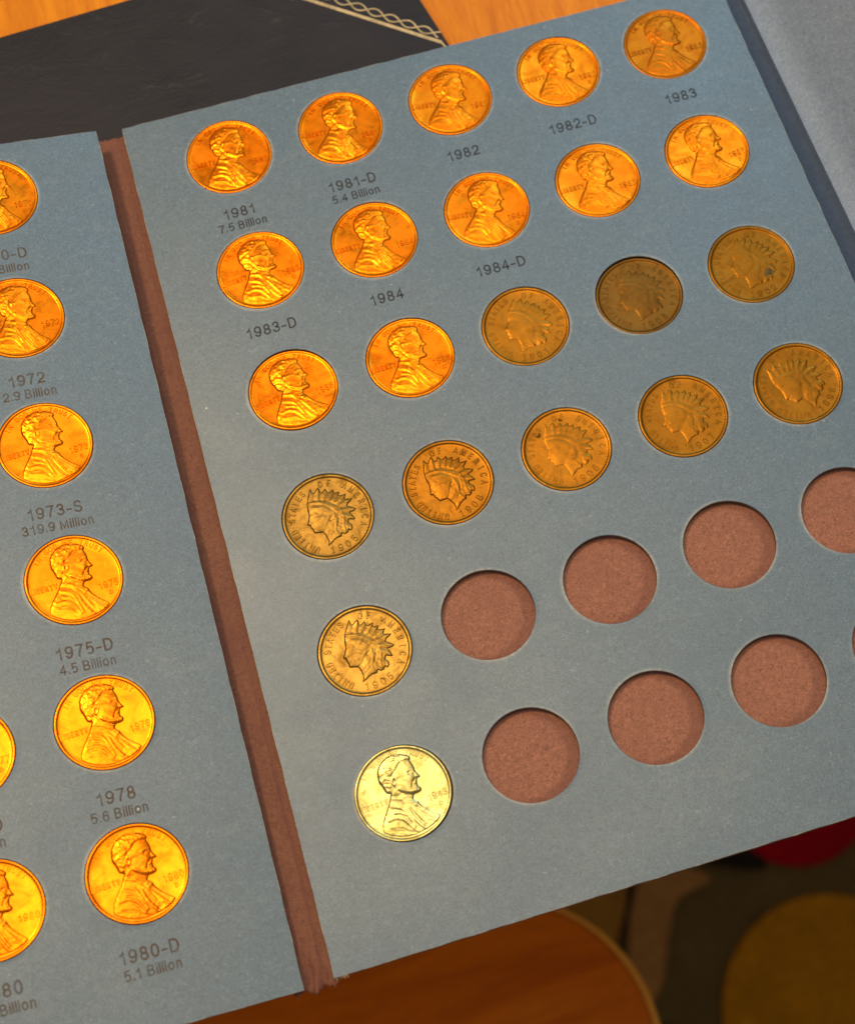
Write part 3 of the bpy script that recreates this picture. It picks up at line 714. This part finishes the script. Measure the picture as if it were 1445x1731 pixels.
for i, j, dt, mt, rot, tl, lab in [
    (0, 4, '1970', 'D', 0, (0, 0), 'bright copper penny cut by the left edge, topmost on the tilted page'),
    (1, 4, '1972', None, 3, (0, .5), 'bright copper penny dated 1972, second from the top on the tilted page'),
    (2, 4, '1973', 'S', 6, (.6, -1.2), 'bright copper penny set above the caption 1973-S, 319.9 Million'),
    (3, 4, '1975', 'D', 4, (.4, .6), 'bright copper penny with dark marks near its top rim, above the caption 4.5 Billion'),
    (4, 4, '1978', None, 5, (0, -.5), 'bright copper penny above the caption 5.6 Billion, second lowest beside the spine strip'),
    (5, 4, '1980', 'D', 5, (.2, .3), 'bright copper penny lowest whole coin on the tilted page, above the caption 5.1 Billion'),
    (4, 3, '1977', 'D', 0, (0, 0), 'bright copper penny dated 1977, only its right sliver showing at the left edge'),
    (5, 3, '1980', None, 0, (0, 0), 'bright copper penny half cut by the left edge, lowest on the tilted page')]:
    cent(at_left(i, j), lab, GB, dt, mt, K, rot, tl, random.uniform(-.06, .02))
for i, j, dt, m, rot, worn, tl, snk, lab in [
    (2, 2, '1901', 'bronze', 1, 1, (.5, .5), .12, 'worn orange-brown penny with a feathered headdress, set below the printed caption 1984-D'),
    (2, 3, '1903', 'bronze2', 10, 1, (-1.2, -.4), .42, 'darkest brown worn penny with a feathered headdress, sunk in its hole'),
    (2, 4, '1902', 'bronze', 3, 1, (.4, -.3), .0, 'worn brown penny with a dark stain, nearest the raised panel'),
    (3, 0, '1905', 'bronze3', 13, 0, (0, .2), .08, 'brown penny dated 1905 with a feathered headdress, upper of the two nearest the spine strip'),
    (3, 1, '1908', 'bronze', 26, 0, (.3, .4), .02, 'brown penny dated 1908 with a feathered headdress, right of the upper 1905 penny'),
    (3, 2, '1906', 'bronze', 18, 1, (.2, -.2), .0, 'worn orange-brown penny with two dark spots, between the 1908 and 1907 pennies'),
    (3, 3, '1907', 'bronze', 15, 1, (.1, .2), .0, 'brown penny dated 1907 with a feathered headdress, second from right in its row'),
    (3, 4, '1898', 'bronze', 42, 1, (.6, .1), .0, 'brown penny turned clockwise off upright, lowest old penny at the right edge'),
    (4, 0, '1905', 'bronze3', 8, 0, (0, .3), .12, 'yellow-brown penny dated 1905, alone in its row left of the empty holes')]:
    if 'clockwise' in lab: lab = lab.replace('turned clockwise off upright', 'turned far off upright')
    TONE[0] = {(2, 2): .0, (2, 3): .2, (2, 4): .35, (3, 1): .15, (3, 2): .0, (3, 3): .15, (3, 4): .1, (3, 0): .3}.get((i, j), 0.0)
    old_cent(at_right(i, j), lab, GO, dt, M[m], rot, worn, tl, snk)
# spots of grime that sit on single coins, following the relief under them
M['grime'] = plain('dark_grime', (0.10, 0.045, 0.010), .6, 1, .4, 900)
M['verdigris'] = plain('grey_green_grime', (0.130, 0.085, 0.030), .6, 1, .4, 900)
def stain(coin, Hf, cx, cy, r, m, seed):
    rg = random.Random(seed); ph = [rg.random()*6.28 for _ in range(4)]; V = []; F = []; nr, na = 5, 28
    def z(x, y):
        i = int(round((y+9.6)/19.2*(n-1))); j = int(round((x+9.6)/19.2*(n-1)))
        return max(0.0, float(Hf[max(0, i-1):i+2, max(0, j-1):j+2].max()))+.012
    V.append((cx, cy, z(cx, cy)))
    for k in range(1, nr+1):
        for a in range(na):
            t = 2*math.pi*a/na; q = r*k/nr*(1+.22*math.sin(2*t+ph[0])+.16*math.sin(3*t+ph[1])+.12*math.sin(5*t+ph[2])+.07*math.sin(9*t+ph[3]))
            x, y = cx+q*math.cos(t), cy+q*math.sin(t); V.append((x, y, z(x, y)-(.03 if k == nr else 0)))
    for a in range(na): F.append((0, 1+a, 1+(a+1) % na))
    for k in range(nr-1):
        for a in range(na): b = 1+k*na+a; c = 1+k*na+(a+1) % na; F.append((b, b+na, c+na, c))
    pydata('stain', V, F, m, coin)
for o in [o for o in C.objects if o.name.startswith('penny')]:
    l = o['label']
    if 'two dark spots' in l: stain(o, Hw, -3.1, 5.9, .62, M['grime'], 1); stain(o, Hw, 2.9, 6.6, .75, M['grime'], 2)
    if 'dark stain' in l: stain(o, Hw, 2.9, -3.1, 1.15, M['verdigris'], 3)
    if 'dark marks' in l: stain(o, H*0, 4.3, 6.2, .42, M['grime'], 4); stain(o, H*0, 5.3, 4.9, .25, M['grime'], 5)
    if 'tilted' in l and 'lowest whole' in l: stain(o, H*0, 6.9, 1.4, .16, M['grime'], 6)
# ------------------------------------------------------------ dark book under the folder
book = empty('dark_book'); tag(book, 'worn black leatherette book with gilt braided border lying under the coin folder', 'book')
BZ = -3.0
bo = [(-190, -42.7), (47.7, -54.7), (56.5, -14.5), (79, 90), (-190, 120)]
slab('cover', bo, BZ, BZ-1.6, M['book'], book, .5)
slab('page_block', [(-186, -39), (44.5, -51), (53, -14), (75, 86), (-186, 116)], BZ-1.65, BZ-5.0, M['book_edge'], book)
slab('back_cover', bo, BZ-5.05, BZ-6.5, M['book'], book, .5)
def ribbon(name, pts, wd, z, m, parent, h=.08):
    V = []; F = []; pts = chaikin(pts, 1)
    for k, p in enumerate(pts):
        a = pts[max(0, k-1)]; b = pts[min(len(pts)-1, k+1)]; tx, ty = b[0]-a[0], b[1]-a[1]; L = math.hypot(tx, ty)+1e-9; nx, ny = -ty/L*wd/2, tx/L*wd/2
        V += [(p[0]+nx, -(p[1]+ny), z-.05), (p[0]+nx*.8, -(p[1]+ny*.8), z+h), (p[0]-nx*.8, -(p[1]-ny*.8), z+h), (p[0]-nx, -(p[1]-ny), z-.05)]
    for k in range(len(pts)-1):
        for q in range(3): a = k*4+q; F.append((a, a+1, a+5, a+4))
    return pydata(name, V, F, m, parent, smooth=False)
p0, p1 = np.array((27.8, -38.6)), np.array((54.4, -17.9)); dv = (p1-p0)/np.linalg.norm(p1-p0); nv_ = np.array((dv[1], -dv[0]))
ribbon('gilt_line', [tuple(p0-dv*16), tuple(p0), tuple(p1)], 1.0, BZ, M['gilt'], book)
ribbon('gilt_line', [tuple(p1), (56.2, -13), (62, 16)], .55, BZ, M['gilt'], book)
q0 = p0-dv*12+nv_*3.0; q1 = p1+nv_*1.7-dv*1.2; Lq = np.linalg.norm(q1-q0); dq = (q1-q0)/Lq; nq = np.array((dq[1], -dq[0]))
for sgn in (-1, 1):
    P = []
    for k in range(241):
        s = Lq*k/240; P.append(tuple(q0+dq*s+nq*sgn*.95*math.sin(math.pi*s/4.3)))
    ribbon('gilt_braid', P, .42, BZ+(.05 if sgn > 0 else 0), M['gilt'], book)
ribbon('gilt_line', [(22.6, -43.5), (24.1, -39.9)], .4, BZ, M['gilt'], book)

# ------------------------------------------------------------ table
table = empty('table'); tag(table, 'honey-coloured wooden table under the dark book and the folder', 'table')
TZ = BZ-6.6
slab('table_top', [(-620, -560), (620, -560), (620, 170), (-620, 170)], TZ, TZ-28, M['table'], table, 2.5)
for x in (-570, 570):
    for y in (-510, 120): slab('leg', [(x-28, y-28), (x+28, y-28), (x+28, y+28), (x-28, y+28)], TZ-28.2, -750+TZ, M['table'], table, 2)
slab('apron', [(-540, 100), (540, 100), (540, 122), (-540, 122)], TZ-28.2, TZ-100, M['table'], table)

# ------------------------------------------------------------ chair
def rrect(x0, x1, y0, y1, r, n=20):
    P = []
    for cx, cy, a0 in ((x1-r, y0+r, -90), (x1-r, y1-r, 0), (x0+r, y1-r, 90), (x0+r, y0+r, 180)):
        for k in range(n+1): a = math.radians(a0+90*k/n); P.append((cx+r*math.cos(a), cy+r*math.sin(a)))
    return P
chair = empty('chair'); tag(chair, 'brown wooden chair with rounded seat and edge coloured as lit, below the folder in shadow', 'chair')
SZ = -300
slab('seat', rrect(-330, 53.0, 128.7, 505, 56.3), SZ, SZ-16, M['seat'], chair, .6)
def band():
    V = []; F = []; P0 = rrect(-330, 53.0, 128.7, 505, 56.3); P1 = rrect(-332, 55.2, 126.5, 507, 58.5); n = len(P0)
    for P, z in ((P0, SZ+.4), (P1, SZ-1.2), (P1, SZ-16), (P0, SZ-17)): V += [(x, -y, z) for x, y in P]
    for k in range(3):
        for i in range(n): F.append((k*n+i, k*n+(i+1) % n, (k+1)*n+(i+1) % n, (k+1)*n+i))
    pydata('seat_edge', V, F, M['seat_edge'], chair)
band()
for x in (-300, 25):
    for y in (165, 470): slab('leg', [(x-16, y-16), (x+16, y-16), (x+16, y+16), (x-16, y+16)], SZ-16.5, -750+TZ, M['seat'], chair, 3)
slab('backrest', rrect(-330, 53, 508, 526, 8), SZ+260, SZ-18, M['seat'], chair, 2)

# ------------------------------------------------------------ floor and rug
FZ = TZ-750
fl = slab('floor', [(-3000, -3000), (3000, -3000), (3000, 3000), (-3000, 3000)], FZ-10, FZ-40, M['floor'], None); tag(fl, kind='structure')
rug = empty('rug'); tag(rug, 'dark olive rug with large red, ochre and tan shapes on the floor', 'rug')
slab('pile', [(-700, -500), (900, -500), (900, 900), (-700, 900)], FZ-2, FZ-9.9, M['rug'], rug)
def disc(cx, cy, rx, ry, n=64): return [(cx+rx*math.cos(2*math.pi*k/n), cy+ry*math.sin(2*math.pi*k/n)) for k in range(n)]
slab('disc_motif', disc(214, 55, 46, 42), FZ+1, FZ-1.9, M['red'], rug, 1)['label'] = 'crimson round shape'
slab('disc_motif', disc(192, 186, 70, 73), FZ+1, FZ-1.9, M['gold'], rug, 1)['label'] = 'ochre round shape'
slab('leaf_motif', [tuple(p) for p in chaikin([(104, 62), (128, 70), (146, 84), (143, 88), (120, 90), (108, 112), (96, 140), (80, 150), (70, 138), (84, 108), (92, 84)], 2, True)], FZ+.5, FZ-1.9, M['tan'], rug, .5)
slab('leaf_motif', [tuple(p) for p in chaikin([(94, 60), (92, 84), (74, 112), (66, 128), (30, 150), (10, 120), (30, 60)], 2, True)], FZ+.4, FZ-1.9, M['olive'], rug, .5)
slab('vein_motif', [tuple(p) for p in chaikin([(103, 55), (92, 82), (78, 104), (73, 114), (79, 106), (95, 84), (108, 56)], 2, True)], FZ+1.2, FZ-1.9, M['black'], rug)
slab('vein_motif', [tuple(p) for p in chaikin([(118, 60), (150, 78), (180, 92), (182, 84), (160, 62)], 2, True)], FZ+1.2, FZ-1.9, M['black'], rug)
slab('vein_motif', [tuple(p) for p in chaikin([(80, 166), (90, 160), (96, 172), (92, 188), (82, 184)], 2, True)], FZ+1.2, FZ-1.9, M['black'], rug)
